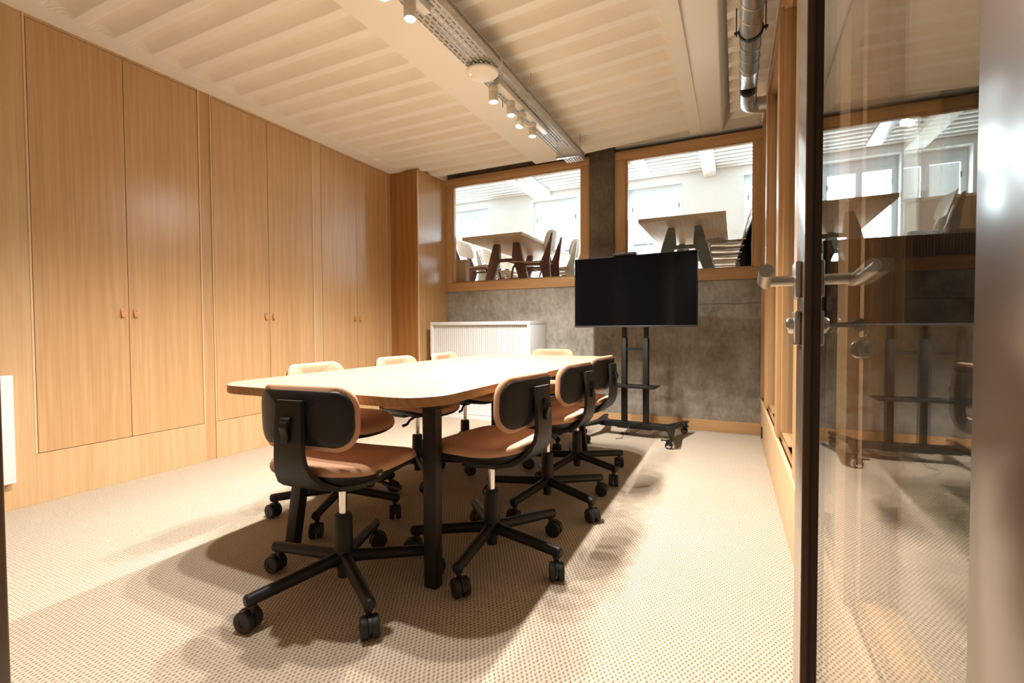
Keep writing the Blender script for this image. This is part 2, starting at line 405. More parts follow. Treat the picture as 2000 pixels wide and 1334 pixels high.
def text_mesh(txt, name, size, mat, parent, mw, extrude=.0003):
    cu = bpy.data.curves.new(name, 'FONT'); cu.body = txt; cu.size = size; cu.extrude = extrude; cu.align_x = 'CENTER'; cu.align_y = 'CENTER'
    t = bpy.data.objects.new(name, cu); C.objects.link(t)
    dg = bpy.context.evaluated_depsgraph_get()
    me = bpy.data.meshes.new_from_object(t.evaluated_get(dg)); me.name = name
    bpy.data.objects.remove(t)
    me.materials.clear(); me.materials.append(mat)
    o = bpy.data.objects.new(name, me); C.objects.link(o)
    o.parent = parent; o.matrix_basis = mw
    return o

# ------------------------------------------------------------------ room dimensions
XL = -3.468          # face of the oak cupboard wall
YB = 4.696           # back wall face
ZCL = 2.658          # ceiling level over the cupboards
def PX(y, off=0.0): return 0.2268 - 0.0079 * y + off   # room face of the glazed partition on the right

# floor
struct(MB().box(-3.62, 2.2, -2.2, YB + .25, -.06, 0).build('floor', M['carpet']), 'beige woven sisal carpet')

# ---- left wall and built-in cupboards
Y1, Y2, Y3, Y4, Y5, Y6, Y7, Y8 = 1.2267, 1.6753, 2.1252, 2.2247, 3.1240, 3.2281, 3.6728, 4.1247
Y45 = 2.6755
ZB, ZT = .276, 2.640
b = MB(); b.box(XL - .15, XL - .03, -2.2, YB + .25, 0, 2.95)
struct(b.build('wall_left', M['oak_dark']), 'wall behind the oak cupboards')
# lining boards that stay put around the cupboard doors
def lining(n, y0, y1, z0, z1, mat, face=XL):
    return struct(MB().box(XL - .03, face, y0, y1, z0, z1).build('trim_%d' % n, mat, bevel=.0008, seg=1))
g = .002
lining(1, .16, Y1 - .012, 0, 2.658, M['oak_fix'])
lining(2, Y1 - .012, Y1 - g, ZB, 2.658, M['oak_edge'], XL + .002)
lining(3, Y1 - .012, 2.135, 0, ZB - g, M['oak_fix'])
lining(4, Y3 + g, Y3 + .011, ZB, 2.658, M['oak_edge'], XL + .002)
lining(5, 2.1365, 2.213, 0, 2.658, M['oak_z'], XL - .006)
lining(6, 2.2135, Y4 - g, ZB, 2.658, M['oak_edge'], XL + .002)
lining(7, 2.2135, YB, 0, ZB - g, M['oak_fix'])
lining(8, Y5 + g, Y5 + .012, ZB, 2.658, M['oak_edge'], XL + .001)
lining(9, Y5 + .012, Y6 - g, ZB, 2.658, M['oak_fix'])
lining(10, Y8 + g, Y8 + .013, ZB, 2.658, M['oak_edge'], XL + .002)
lining(11, Y8 + .013, 4.20, ZB, 2.658, M['oak'])
lining(12, Y1 - g, Y3 + g, ZT + g, 2.658, M['oak_fix'])
lining(13, Y4 - g, Y5 + g, ZT + g, 2.658, M['oak_fix'])
lining(14, Y6 - g, Y8 + g, ZT + g, 2.658, M['oak_fix'])

def leather_pull(parent, y, z):
    p = MB()
    # folded strap: comes off the screw, hangs and folds back under
    pts = [(0.0, .022), (.003, .024), (.006, .012), (.013, -.012), (.017, -.022), (.0165, -.028), (.012, -.029), (.008, -.022), (.002, -.004), (0, .0)]
    p.prism(pts, y - .0105, y + .0105, axis='y')
    for i, q in enumerate(p.v): p.v[i] = (XL + q[0], q[1], z + q[2])
    o = p.build('leather_pull', M['leather'], parent)
    s = MB(); s.lathe([(.006, 0), (.0066, .001), (.0055, .003), (.002, .0038)], (XL + .0035, y, z + .013), 14, 'x')
    s.build('screw', M['chrome'], parent)
def cupboard(name, y0, ym, y1, label):
    t = thing(name, label, 'cupboard', (XL, (y0 + y1) / 2, 0))
    mi = Matrix.Translation((-XL, -(y0 + y1) / 2, 0))
    def put(o): o.matrix_parent_inverse = mi; return o
    put(MB().box(XL - .028, XL - .021, y0, y1, ZB, ZT).build('carcass', M['oak_dark'], t))
    for a, c, py in ((y0 + .0015, ym - .0016, ym - .035), (ym + .0016, y1 - .0015, ym + .035)):
        d = put(MB().box(XL - .02, XL, a, c, ZB + .0015, ZT - .0015).build('door', M['oak'], t, bevel=.0006, seg=1))
        leather_pull(d, py, 1.062)
    return t
cupboard('built_in_cupboard', Y1, Y2, Y3, 'tall built-in oak cupboard nearest the camera, two doors with leather pulls')
cupboard('built_in_cupboard', Y4, Y45, Y5, 'tall built-in oak cupboard in the middle of the panelled wall, two leather pulls')
cupboard('built_in_cupboard', Y6, Y7, Y8, 'narrower built-in oak cupboard farthest along the wall, beside the corner boxing')
# oak boxing in the back left corner
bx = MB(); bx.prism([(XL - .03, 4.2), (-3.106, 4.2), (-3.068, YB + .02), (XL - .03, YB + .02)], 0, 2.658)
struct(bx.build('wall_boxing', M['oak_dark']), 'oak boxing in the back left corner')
struct(MB().prism([(-3.108, 4.198), (-3.098, 4.199), (-3.098, 4.21), (-3.108, 4.21)], 0, 2.656).build('trim_15', M['oak_edge']))
bs = MB(); bs.prism([(-3.1055, 4.212), (-3.0995, 4.212), (-3.0615, YB), (-3.0675, YB)], 0, 2.657)
struct(bs.build('trim_16', M['oak_gloss']))

# ---- back wall
struct(MB().box(XL - .15, .25, YB, YB + .22, 0, 1.3775).build('wall_back', M['concrete'], bevel=.004), 'board-marked concrete parapet under the windows')
struct(MB().box(-3.06, .195, YB - .018, YB - .0005, 0, .1035).build('baseboard_back', M['oak_x'], bevel=.002), 'oak skirting board')
struct(MB().box(-1.348, -1.098, YB - .035, YB + .26, 1.379, 2.735).build('column', M['concrete_dark'], bevel=.006), 'dark concrete column between the two windows')
_l = MB(); _l.box(-3.2, -1.2, YB + .03, YB + .25, 2.672, 2.724); _l.box(-1.2, 2.2, YB + .03, YB + .25, 2.672, 2.706); _l.box(-3.15, -1.42, YB + .02, YB + .045, 2.724, 2.80)
struct(_l.build('wall_lintel', M['concrete_dark'], bevel=.004), 'rough dark concrete lintel')
struct(MB().box(-3.62, 2.2, YB + .0455, YB + .26, 2.7255, 3.2).build('wall_back_top', M['plaster']), 'plaster above the lintel')
struct(MB().box(-1.39, -1.06, YB - .04, YB + .05, 2.736, 2.82).build('trim_17', M['plaster'], bevel=.006))
def window(n, x0, x1, gx0, gx1, label):
    """fixed oak window: outer frame with a bead and a pane"""
    f = MB(); z0, z1, gz0, gz1 = 1.3785, 2.6715, 1.477, 2.592
    y0, y1 = YB - .012, YB + .09
    f.box(x0, x1, y0, y1, gz1, z1); f.box(x0, x1, y0, y1, z0, gz0)
    root = f.build('window_%d' % n, M['oak_x'], bevel=.003)
    struct(root, label)
    s = MB(); s.box(x0, gx0, y0 + .001, y1, gz0 + .001, gz1 - .001); s.box(gx1, x1, y0 + .001, y1, gz0 + .001, gz1 - .001)
    s.build('window_stile', M['oak_z'], root, bevel=.002)
    d = MB(); t = .016; yb0, yb1 = YB + .012, YB + .05
    d.box(gx0 - .003, gx1 + .003, yb0, yb1, gz0 - .004, gz0 + t); d.box(gx0 - .003, gx1 + .003, yb0, yb1, gz1 - t, gz1 + .004)
    d.box(gx0 - .003, gx0 + t, yb0, yb1, gz0 + t, gz1 - t); d.box(gx1 - t, gx1 + .003, yb0, yb1, gz0 + t, gz1 - t)
    d.build('glazing_bead', M['oak_z'], root, bevel=.001)
    MB().box(gx0, gx1, YB + .05, YB + .056, gz0, gz1).build('pane', M['glass'], root)
window(1, -3.062, -1.3505, -2.985, -1.435, 'left interior oak window onto the raised room')
window(13, .30, 2.19, .385, 2.10, 'interior oak window beyond the glazed partition')
window(2, -1.0965, .194, -.990, .130, 'right interior oak window behind the television')

struct(MB().box(.30, 2.19, YB - .018, YB - .0005, 0, .1035).build('baseboard_right', M['oak_x'], bevel=.002))
b = MB()
for k in range(60): b.box(.99 + k * .02, .99 + k * .02 + .015, YB + .115, YB + .135, 1.379, 1.70)
b.box(.98, 2.19, YB + .135, YB + .15, 1.379, 1.705)
struct(b.build('trim_32', M['oak_dark']), 'slatted oak panel at the foot of the window beyond the partition')

# ---- ceiling
def ribbed(n, xa, xb, z, ystart, yend, phase, P=.1915, depth=.036, tilt=0.0):
    """painted ribbed formwork: flat crests and recessed troughs that run across, closed at both ends"""
    prof = [(0, 0), (.28, 0), (.33, .18), (.40, .62), (.47, .9), (.54, 1), (.70, .98), (.76, .88), (.985, .06)]
    ys = []; k = math.floor((ystart - phase) / P)
    while phase + k * P < yend:
        for (u, h) in prof:
            y = phase + (k + u) * P
            if ystart <= y <= yend: ys.append((y, h, u))
        k += 1
    ys = [(ystart, 0, 0)] + ys + [(yend, 0, 0)]
    sgn = [(xa, 0), (xa + .012, .55), (xa + .03, .92), (xa + .05, 1), (xb - .05, 1), (xb - .03, .92), (xb - .012, .55), (xb, 0)]
    b = MB(); vs = []; fs = []; nx = len(sgn)
    for (y, h, u) in ys:
        for (x, s) in sgn: vs.append((x, y, z + depth * h * s + tilt * (x - xa) / (xb - xa)))
    b.add(vs, [])
    for i in range(len(ys) - 1):
        b.mi = 1 if max(ys[i][1], ys[i + 1][1]) > .5 else 0
        b.f += [(i * nx + j, i * nx + j + 1, (i + 1) * nx + j + 1, (i + 1) * nx + j) for j in range(nx - 1)]
        b.m += [b.mi] * (nx - 1)
    return struct(b.build('ceiling_bay_%d' % n, [M['plaster'], M['plaster_rib']], ang=28))
ZM, ZR = 2.715, 2.763
b = MB()
b.box(-3.62, -3.311, -2.2, YB + .06, ZCL, ZCL + .25)                 # strip along the cupboards
b.box(-1.90, -1.44, -2.2, 4.60, ZCL - .004, ZCL + .25)           # flat beam left of the cable tray
b.box(-.40, -.30, -2.2, YB + .06, ZM, ZM + .2)
b.box(-3.62, 2.2, -2.2, YB + .06, 2.86, 2.95)                        # slab above
b.box(.225, 2.2, -2.2, YB + .06, ZR, ZR + .06)
b.box(-3.311, -1.90, 4.40, 4.51, ZCL, ZCL + .2)
b.box(-3.311, -3.06, 4.51, YB + .06, ZCL, ZCL + .2)
struct(b.build('ceiling', M['plaster']), 'cream painted ribbed ceiling')
ribbed(1, -3.311, -1.90, ZCL, -1.9, 4.40, 1.37)
ribbed(2, -1.439, -.40, 2.655, -1.9, 4.56, 1.37 + .04, tilt=ZM - 2.655)
ribbed(3, -.065, .225, ZR, -1.9, 4.60, 3.062)
# drop beam on the right
bm = MB()
def bxl(y): return -.387 + (4.74 - y) * .019
def bxr(y): return -.138 + (4.74 - y) * .016
ya, yb = -2.2, 4.74
za, zb = 2.80, 2.715
bm.hexa([(bxl(ya), ya, za), (bxr(ya), ya, za), (bxr(yb), yb, zb), (bxl(yb), yb, zb)],
        [(bxl(ya) - .05, ya, 2.93), (bxr(ya) + .075, ya, 2.93), (-.055, yb, 2.86), (bxl(yb) - .05, yb, 2.86)])
struct(bm.build('ceiling_beam', M['plaster'], bevel=.008), 'cream plaster drop beam')

# ---- right glazed partition
def part_box(b, y0, y1, o0, o1, z0, z1):
    return b.prism([(PX(y0, o0), y0), (PX(y0, o1), y0), (PX(y1, o1), y1), (PX(y1, o0), y1)], z0, z1)
YD = .31
ZS, ZH = .31, 2.695
b = MB(); part_box(b, YD, YB, 0, .09, 0, ZS)
struct(b.build('wall_right', M['oak_fix'], bevel=.003), 'low oak panelling under the glazed partition')
b = MB(); part_box(b, YD, YB, -.004, .012, ZS + .001, ZS + .022)
struct(b.build('trim_18', M['oak_edge'], bevel=.003))
b = MB(); part_box(b, YD, YB, 0, .09, ZH, 2.83)
struct(b.build('trim_19', M['oak_y'], bevel=.003))
b = MB(); part_box(b, YD, YB, -.012, -.0005, 2.735, 2.762)
struct(b.build('trim_20', M['plaster'], bevel=.002))
posts = [(1.248, 1.356), (2.13, 2.25), (3.02, 3.157), (4.06, 4.19), (4.63, YB)]
for i, (a, c) in enumerate(posts):
    b = MB(); part_box(b, a, c, 0, .09, ZS + .0225, ZH - .0005)
    struct(b.build('trim_%d' % (21 + i), M['oak_z'], bevel=.003))
edges = [YD] + [v for p in posts for v in p]
bays = [(YD + .001, 1.2475), (1.3565, 2.1295), (2.2505, 3.0195), (3.1575, 4.0595), (4.1905, 4.6295)]
for i, (a, c) in enumerate(bays):
    b = MB(); w_ = .035; z0, z1 = ZS + .023, ZH - .001
    part_box(b, a, c, .022, .085, z0, z0 + w_); part_box(b, a, c, .022, .085, z1 - w_, z1)
    part_box(b, a, a + w_, .022, .085, z0 + w_, z1 - w_); part_box(b, c - w_, c, .022, .085, z0 + w_, z1 - w_)
    root = struct(b.build('window_%d' % (3 + i), M['oak_z'], bevel=.002), 'glazed bay of the oak partition')
    p = MB(); part_box(p, a + w_ - .004, c - w_ + .004, .050, .056, z0 + w_ - .004, z1 - w_ + .004)
    p.build('pane', M['glass'], root)
    s = MB(); part_box(s, a + w_, a + w_ + .012, .058, .068, z0 + w_, z1 - w_); part_box(s, c - w_ - .012, c - w_, .058, .068, z0 + w_, z1 - w_)
    s.build('spacer_bar', M['galv'], root)

# ---- glazed door, standing open into the room
def DX(y, off=0.0): return .105 + .0087 * y + off       # plane of the door glass
HT = .0155
def dbox(b, y0, y1, o0, o1, z0, z1):
    return b.prism([(DX(y0, o0), y0), (DX(y0, o1), y0), (DX(y1, o1), y1), (DX(y1, o0), y1)], z0, z1)
b = MB()
dbox(b, .89, 1.0, -HT, HT, .012, 2.60); b.prism([(DX(.16, -HT), .16), (DX(.16, HT), .16), (DX(.255, HT), .255), (DX(.255, -HT - .005), .255)], .012, 2.60)
dbox(b, .255, .89, -HT, HT, 2.50, 2.60); dbox(b, .255, .89, -HT, HT, .012, .10)
door = struct(b.build('door_1', M['bronze'], bevel=.0012), 'bronze metal framed glass door standing open')
b = MB()
for s_ in (-1, 1):
    o0, o1 = (-HT + .0008, -.0058) if s_ < 0 else (.0058, HT - .0008)
    dbox(b, .8872, .8898, o0, o1, .1, 2.5)
b.build('stile_return', M['bronze_dark'], door)
b = MB(); dbox(b, .8845, .8899, -.0056, .0056, .1, 2.5); dbox(b, .255, .259, -.0056, .0056, .1, 2.5)
b.build('glazing_gasket', M['rubber'], door)
p = MB(); dbox(p, .257, .888, -.004, .004, .1, 2.5); p.build('pane', M['glass_door'], door)
def lever(side):
    b = MB(); yn, z, r = .952, 1.030, .0098
    x0 = DX(yn, side * HT); x1 = x0 + side * .056
    b.tube([(x0, yn, z), (x0 + side * .03, yn, z), (x1 - side * .006, yn, z)], r * .92, 20)
    b.tube([(x1 - side * .004, yn + .010, z - .002), (x1, yn - .02, z), (x1 + side * .001, yn - .112, z + .008)], r * 1.08, 20)
    o = b.build('door_handle', M['steel'], door, ang=50)
    c = MB()
    for zc, hh in ((1.030, .031), (.948, .029)):
        xx = x0 + side * .005
        c.box(min(x0, x0 + side * .010), max(x0, x0 + side * .010), yn - .026, yn + .026, zc - hh, zc + hh)
    c.build('lock_plate', M['steel'], door, bevel=.003)
    k = MB(); k.lathe([(.009, 0), (.0085, .006), (.006, .010)], (0, 0, 0), 16, 'x')
    for i, q in enumerate(k.v): k.v[i] = (x0 + side * (.010 + q[0]), yn + q[1], .953 + q[2] * 1.6)
    k.build('lock_cylinder', M['chrome'], door)
lever(-1); lever(1)
# keys hanging in the outer lock
kx = DX(.952, HT) + .02
t = thing('key_ring', 'key with round ball fob hanging in the lock of the open glass door', 'keys', (kx, .95, .953))
b = MB(); b.box(0, .026, -.0012, .0012, -.004, .004); b.lathe([(.011, -.0012), (.011, .0012)], (.034, 0, 0), 18, 'y'); b.build('key', M['steel'], t)
b = MB(); b.tube([(.036 + .009 * math.sin(a), 0, -.012 + .010 * math.cos(a)) for a in [2 * PI * i / 16 for i in range(17)]], .0012, 8); b.build('ring', M['chrome'], t)
b = MB(); b.lathe([(.0005, -.056)] + [(.0165 * math.cos(R(a)), -.040 + .0165 * math.sin(R(a))) for a in range(-75, 80, 15)] + [(.0005, -.0234)], (.036, 0, 0), 20, 'z')
b.build('ball_fob', M['chrome'], t)
# door frame posts and the front partition around the opening
struct(MB().box(-.72, -.636, .12, .20, 0, 2.65).build('trim_33', M['bronze'], bevel=.002), 'bronze jamb at the left of the doorway')
b = MB(); b.box(-.636, .20, .15, .235, 2.605, 2.66); b.box(.135, .215, .05, .145, 0, 2.66)
struct(b.build('trim_30', M['bronze'], bevel=.002))
b = MB(); b.box(-3.46, -.722, .15, .21, 0, .3); b.box(-3.46, .20, .15, .21, 2.662, 2.9)
for xx in (-3.45, -2.6, -1.7): b.box(xx, xx + .08, .15, .21, .3, 2.66)
b.box(-.80, -.722, .15, .21, .3, 2.66)
struct(b.build('wall_front', M['oak_z'], bevel=.002), 'glazed front partition by the doorway')
MB().box(-3.40, -.79, .175, .183, .29, 2.67).build('pane', M['glass'], bpy.data.objects['wall_front'])
# corridor shell behind the camera and beyond the partition
struct(MB().box(-3.62, 2.2, -2.3, -2.2, 0, 2.95).build('wall_corridor', M['grey_paint']), 'corridor wall')
struct(MB().box(2.2, 2.3, -2.2, YB + .25, 0, 2.95).build('wall_corridor_right', M['grey_paint']), 'corridor wall on the right')
struct(MB().box(.251, 2.2, YB, YB + .22, 0, 1.3775).build('wall_corridor_back', M['concrete']), 'concrete wall at the end of the corridor')
struct(MB().prism([(.155, .95 - .75), (.20, .95 - .75), (PX(YD), YD - .001), (PX(YD) - .03, YD - .001)], 0, .02).build('trim_31', M['oak_y']))

# ------------------------------------------------------------------ meeting table
T = thing('meeting_table', 'long oak meeting table with rounded corners and black splayed legs', 'table', (-1.375, 2.375, 0))
a, bb, r = .525, 1.185, .15
ol = rrect(a, bb, r, 10)
def scaled(o, d):
    out = []
    for (x, y) in o:
        out.append((x * (1 - d / a), y * (1 - d / bb)))
    return out
b = MB(); b.rings([[(x, y, .7345) for x, y in scaled(ol, .002)], [(x, y, .735) for x, y in scaled(ol, .004)]], True, True)
b.rings([[(x, y, .733) for x, y in ol], [(x, y, .7345) for x, y in scaled(ol, .002)]], True, False)
top = b.build('tabletop', M['oak_top'], T)
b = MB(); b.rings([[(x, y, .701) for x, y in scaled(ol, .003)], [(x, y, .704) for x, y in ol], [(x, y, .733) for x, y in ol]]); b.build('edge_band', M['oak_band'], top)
b = MB(); b.box(-.40, .40, -.93, -.87, .655, .7005); b.box(-.40, .40, .87, .93, .655, .7005); b.box(-.33, -.27, -.87, .87, .66, .7005); b.box(.27, .33, -.87, .87, .66, .7005)
b.build('underframe', M['black_metal'], T, bevel=.002)
for sx in (-1, 1):
    for sy in (-1, 1):
        fx, fy = sx * .368, sy * .94 if sy < 0 else .985
        tx, ty = sx * .318, sy * .865 if sy < 0 else .90
        wt, wb = .030, .0265
        q = lambda cx, cy, h, z: [(cx - h, cy - h * .8, z), (cx + h, cy - h * .8, z), (cx + h, cy + h * .8, z), (cx - h, cy + h * .8, z)]
        MB().hexa(q(fx, fy, wb, 0), q(tx, ty, wt, .7005)).build('leg', M['black_metal'], T, bevel=.003)

# ------------------------------------------------------------------ swivel chair (faces +x)
def chair_proto():
    t = thing('swivel_chair', 'x', 'chair', group='tan and black swivel chairs around the meeting table')
    def se(ax, ay, n=3.0, k=40, cx=0):
        out = []
        for i in range(k):
            u = 2 * PI * i / k; c, s = math.cos(u), math.sin(u)
            out.append((cx + ax * math.copysign(abs(c) ** (2 / n), c), ay * math.copysign(abs(s) ** (2 / n), s)))
        return out
    # seat pad
    sh = se(.225, .232, 2.9)
    def pad(levels, zf):
        rs = []
        for (s, wv) in levels:
            rs.append([(x * max(s, .004) + .025, y * max(s, .004), zf(x * s + .025, y * s) + wv) for x, y in sh])
        return rs
    zf = lambda x, y: .450 - .028 * max(0, (x - .06) / .19) ** 2 + .010 * (abs(y) / .23) ** 2 + .018 * max(0, (-x - .08) / .14) ** 2
    b = MB(); b.rings(pad([(0, 0), (.5, 0), (.9, 0), (.97, .003), (1, .012), (1, .022), (.985, .033), (.95, .041), (.88, .046), (.75, .049), (.55, .049), (.3, .047), (0, .046)], zf))
    seat = b.build('seat', M['fabric'], t, ang=60)
    # maker's tag on the side of the seat
    tg = MB(); tg.box(-.104, -.076, -.2262, -.220, .4625, .4805); tag_o = tg.build('label_tag', M['black'], seat)
    text_mesh('vitra.', 'print', .0098, M['white_text'], seat, Matrix.Translation((-.090, -.2264, .4705)) @ Matrix.Rotation(R(90), 4, 'X'))
    # moulded shell and spine
    b = MB(); b.rings(pad([(0, -.036), (.4, -.035), (.65, -.030), (.82, -.021), (.93, -.009), (.99, .004), (1.004, .012), (.985, .015), (.9, .009), (.3, .004), (0, .004)], zf))
    path = [(0.03, 0.419, 0.16), (-0.05, 0.419, 0.155), (-0.111, 0.419, 0.135), (-0.1623, 0.429, 0.112), (-0.2027, 0.4542, 0.09), (-0.2296, 0.4875, 0.072), (-0.2439, 0.5229, 0.061), (-0.248, 0.556, 0.056), (-0.248, 0.6, 0.054), (-0.246, 0.66, 0.052), (-0.242, 0.727, 0.05)]
    rs = []
    for i, (x, z, hw) in enumerate(path):
        x0, z0, _ = path[max(i - 1, 0)]; x1, z1, _ = path[min(i + 1, len(path) - 1)]
        d = Vector((x1 - x0, 0, z1 - z0)).normalized(); nrm = Vector((d.z, 0, -d.x)) * -1
        th = .008
        ring = []
        for (yy, tt) in ((-hw, -th), (-hw * .6, -th * 1.25), (hw * .6, -th * 1.25), (hw, -th), (hw, th), (-hw, th)):
            p = Vector((x, yy, z)) - nrm * tt
            ring.append(tuple(p))
        rs.append(ring)
    b.rings(rs)
    b.build('seat_shell', M['black'], t, ang=45)
    # backrest pad, curved round the sitter
    RC = .34
    def backpad(levels, A, B, rr, x0, zc):
        o = rrect(A, B, rr, 7); rs = []
        for (s, wv) in levels:
            ring = []
            for (u, v) in o:
                u2, v2 = u * max(s, .004), v * max(s, .004)
                th = u2 / RC
                ring.append((x0 + RC - (RC - wv) * math.cos(th) - .03 * v2, (RC - wv) * math.sin(th), zc + v2))
            rs.append(ring)
        return rs
    b = MB(); b.rings(backpad([(0, .0), (.35, .0), (.7, 0), (.93, 0), (.975, .003), (1, .010), (1, .018), (.985, .026), (.94, .032), (.8, .036), (.6, .037), (.3, .037), (0, .037)],  .215, .107, .078, -.224, .664))
    bk = b.build('backrest', M['fabric'], t, ang=60)
    b = MB(); b.rings(backpad([(0, -.008), (.3, -.008), (.6, -.008), (.8, -.008), (.95, -.008), (.98, -.006), (1, -.002), (.97, .002), (0, .002)], .199, .091, .066, -.224, .664))
    b.build('back_plate', M['black'], bk, ang=50)
    b = MB()
    b.box(-.240, -.232, -.030, .030, .62, .71)
    b.build('back_bracket', M['black'], bk, bevel=.003)
    b = MB()
    b.prism([(x_ + .03, z_ + .02) for x_, z_ in [(-.276, .655), (-.292, .652), (-.305, .640), (-.308, .625), (-.302, .610), (-.298, .595), (-.300, .578), (-.294, .574), (-.288, .592), (-.290, .610), (-.297, .626), (-.293, .638), (-.276, .641)]], -.013, .013, axis='y')
    b.lathe([(.010, -.017), (.010, .017)], (-.260, 0, .666), 14, 'y')
    b.build('height_lever', M['black'], bk, bevel=.0015)
    # mechanism, gas lift, base
    b = MB(); b.lathe([(.024, .385), (.045, .392), (.060, .416), (.05, .428)], n=20)
    b.tube([(.03, -.05, .402), (.05, -.13, .392), (.06, -.165, .375), (.063, -.205, .373)], [.008, .007, .008, .009], 10)
    b.build('tilt_mechanism', M['black'], t)
    MB().lathe([(.0142, .26), (.0142, .392)], n=20).build('gas_lift', M['chrome'], t)
    b = MB(); b.lathe([(.018, .045), (.0225, .047), (.0225, .085), (.034, .088), (.0365, .115), (.034, .15), (.0315, .270), (.028, .2755), (.0145, .276)], n=28)
    for k in range(5):
        a_ = 2 * PI * k / 5
        d = Vector((math.cos(a_), math.sin(a_), 0))
        b.tube([d * .018 + Vector((0, 0, .118)), d * .06 + Vector((0, 0, .117)), d * .33 + Vector((0, 0, .1015)), d * .337 + Vector((0, 0, .1012)), d * .341 + Vector((0, 0, .101))], [.026, .0222, .0195, .0185, .014], 18)
    bs = b.build('base', M['black_metal'], t, ang=40); bs['spin'] = 1
    for k in range(5):
        c = MB()
        c.lathe([(.0095, .050), (.0095, .09)], n=12)
        c.lathe([(.014, .077), (.014, .086)], n=14)
        for s in (-1, 1):
            c.lathe([(.027, s * .005), (.0335, s * .007), (.0345, s * .012), (.0345, s * .024), (.031, s * .028), (.012, s * .0285), (.011, s * .026), (.003, s * .026)], (-.017, 0, .0345), 22, 'y')
        # hood over the two wheels
        hood = []
        for a_ in range(-20, 181, 20):
            hood.append((-.017 + .0375 * math.cos(R(a_)), .0345 + .0375 * math.sin(R(a_))))
        for a_ in range(180, -21, -20):
            hood.append((-.017 + .030 * math.cos(R(a_)), .0345 + .030 * math.sin(R(a_))))
        c.prism(hood, -.0052, .0052, axis='y')
        c.cbox((-.004, 0, .058), (.02, .0095, .03))
        o = c.build('caster', M['wheel'], t)
        a_ = 2 * PI * k / 5
        o.matrix_basis = Matrix.Translation((.318 * math.cos(a_), .318 * math.sin(a_), 0)) @ Matrix.Rotation(a_ + random.uniform(-2, 2), 4, 'Z')
        o['spin'] = 1
    return t
CH = chair_proto()
CHAIRS = [  # x, y, facing deg, star deg, label
    (-1.298, 1.288, 96, 40, 'tan swivel chair at the near end of the table, broad black back towards us'),
    (-.925, 1.745, 173, 60, 'tan swivel chair on the right side of the table, nearest the camera'),
    (-.928, 2.40, 174, 45, 'tan swivel chair on the right side of the table, middle of three'),
    (-.945, 2.983, 174, 43.5, 'tan swivel chair on the right side of the table, farthest, nearest the television stand'),
    (-1.87, 1.85, 2, 7, 'tan swivel chair on the cupboard side of the table, nearest the camera'),
    (-1.845, 2.47, -3, 30, 'tan swivel chair on the cupboard side of the table, middle of three'),
    (-1.815, 3.01, 4, 55, 'tan swivel chair on the cupboard side of the table, farthest, by the white cabinet'),
    (-1.43, 3.66, -90, 20, 'tan swivel chair at the far end of the table, back to the concrete wall'),
]
for i, (x, y, f, st, lab) in enumerate(CHAIRS):
    t = CH if i == 0 else copy_tree(CH)
    t.location = (x, y, 0); t.rotation_euler = (0, 0, R(f)); t['label'] = lab
for i, (x, y, f, st, lab) in enumerate(CHAIRS):
    t = [o for o in C.objects if o.get('label') == lab][0]
    rot = Matrix.Rotation(R(st - f), 4, 'Z')
    for ch in t.children:
        if ch.get('spin'):
            mb = rot @ ch.matrix_basis
            if ch.name.startswith('caster'):
                mb = Matrix.Translation(mb.translation) @ Matrix.Rotation(math.atan2(mb.translation.y, mb.translation.x) + PI + random.uniform(-1.25, 1.25), 4, 'Z')
            ch.matrix_basis = mb

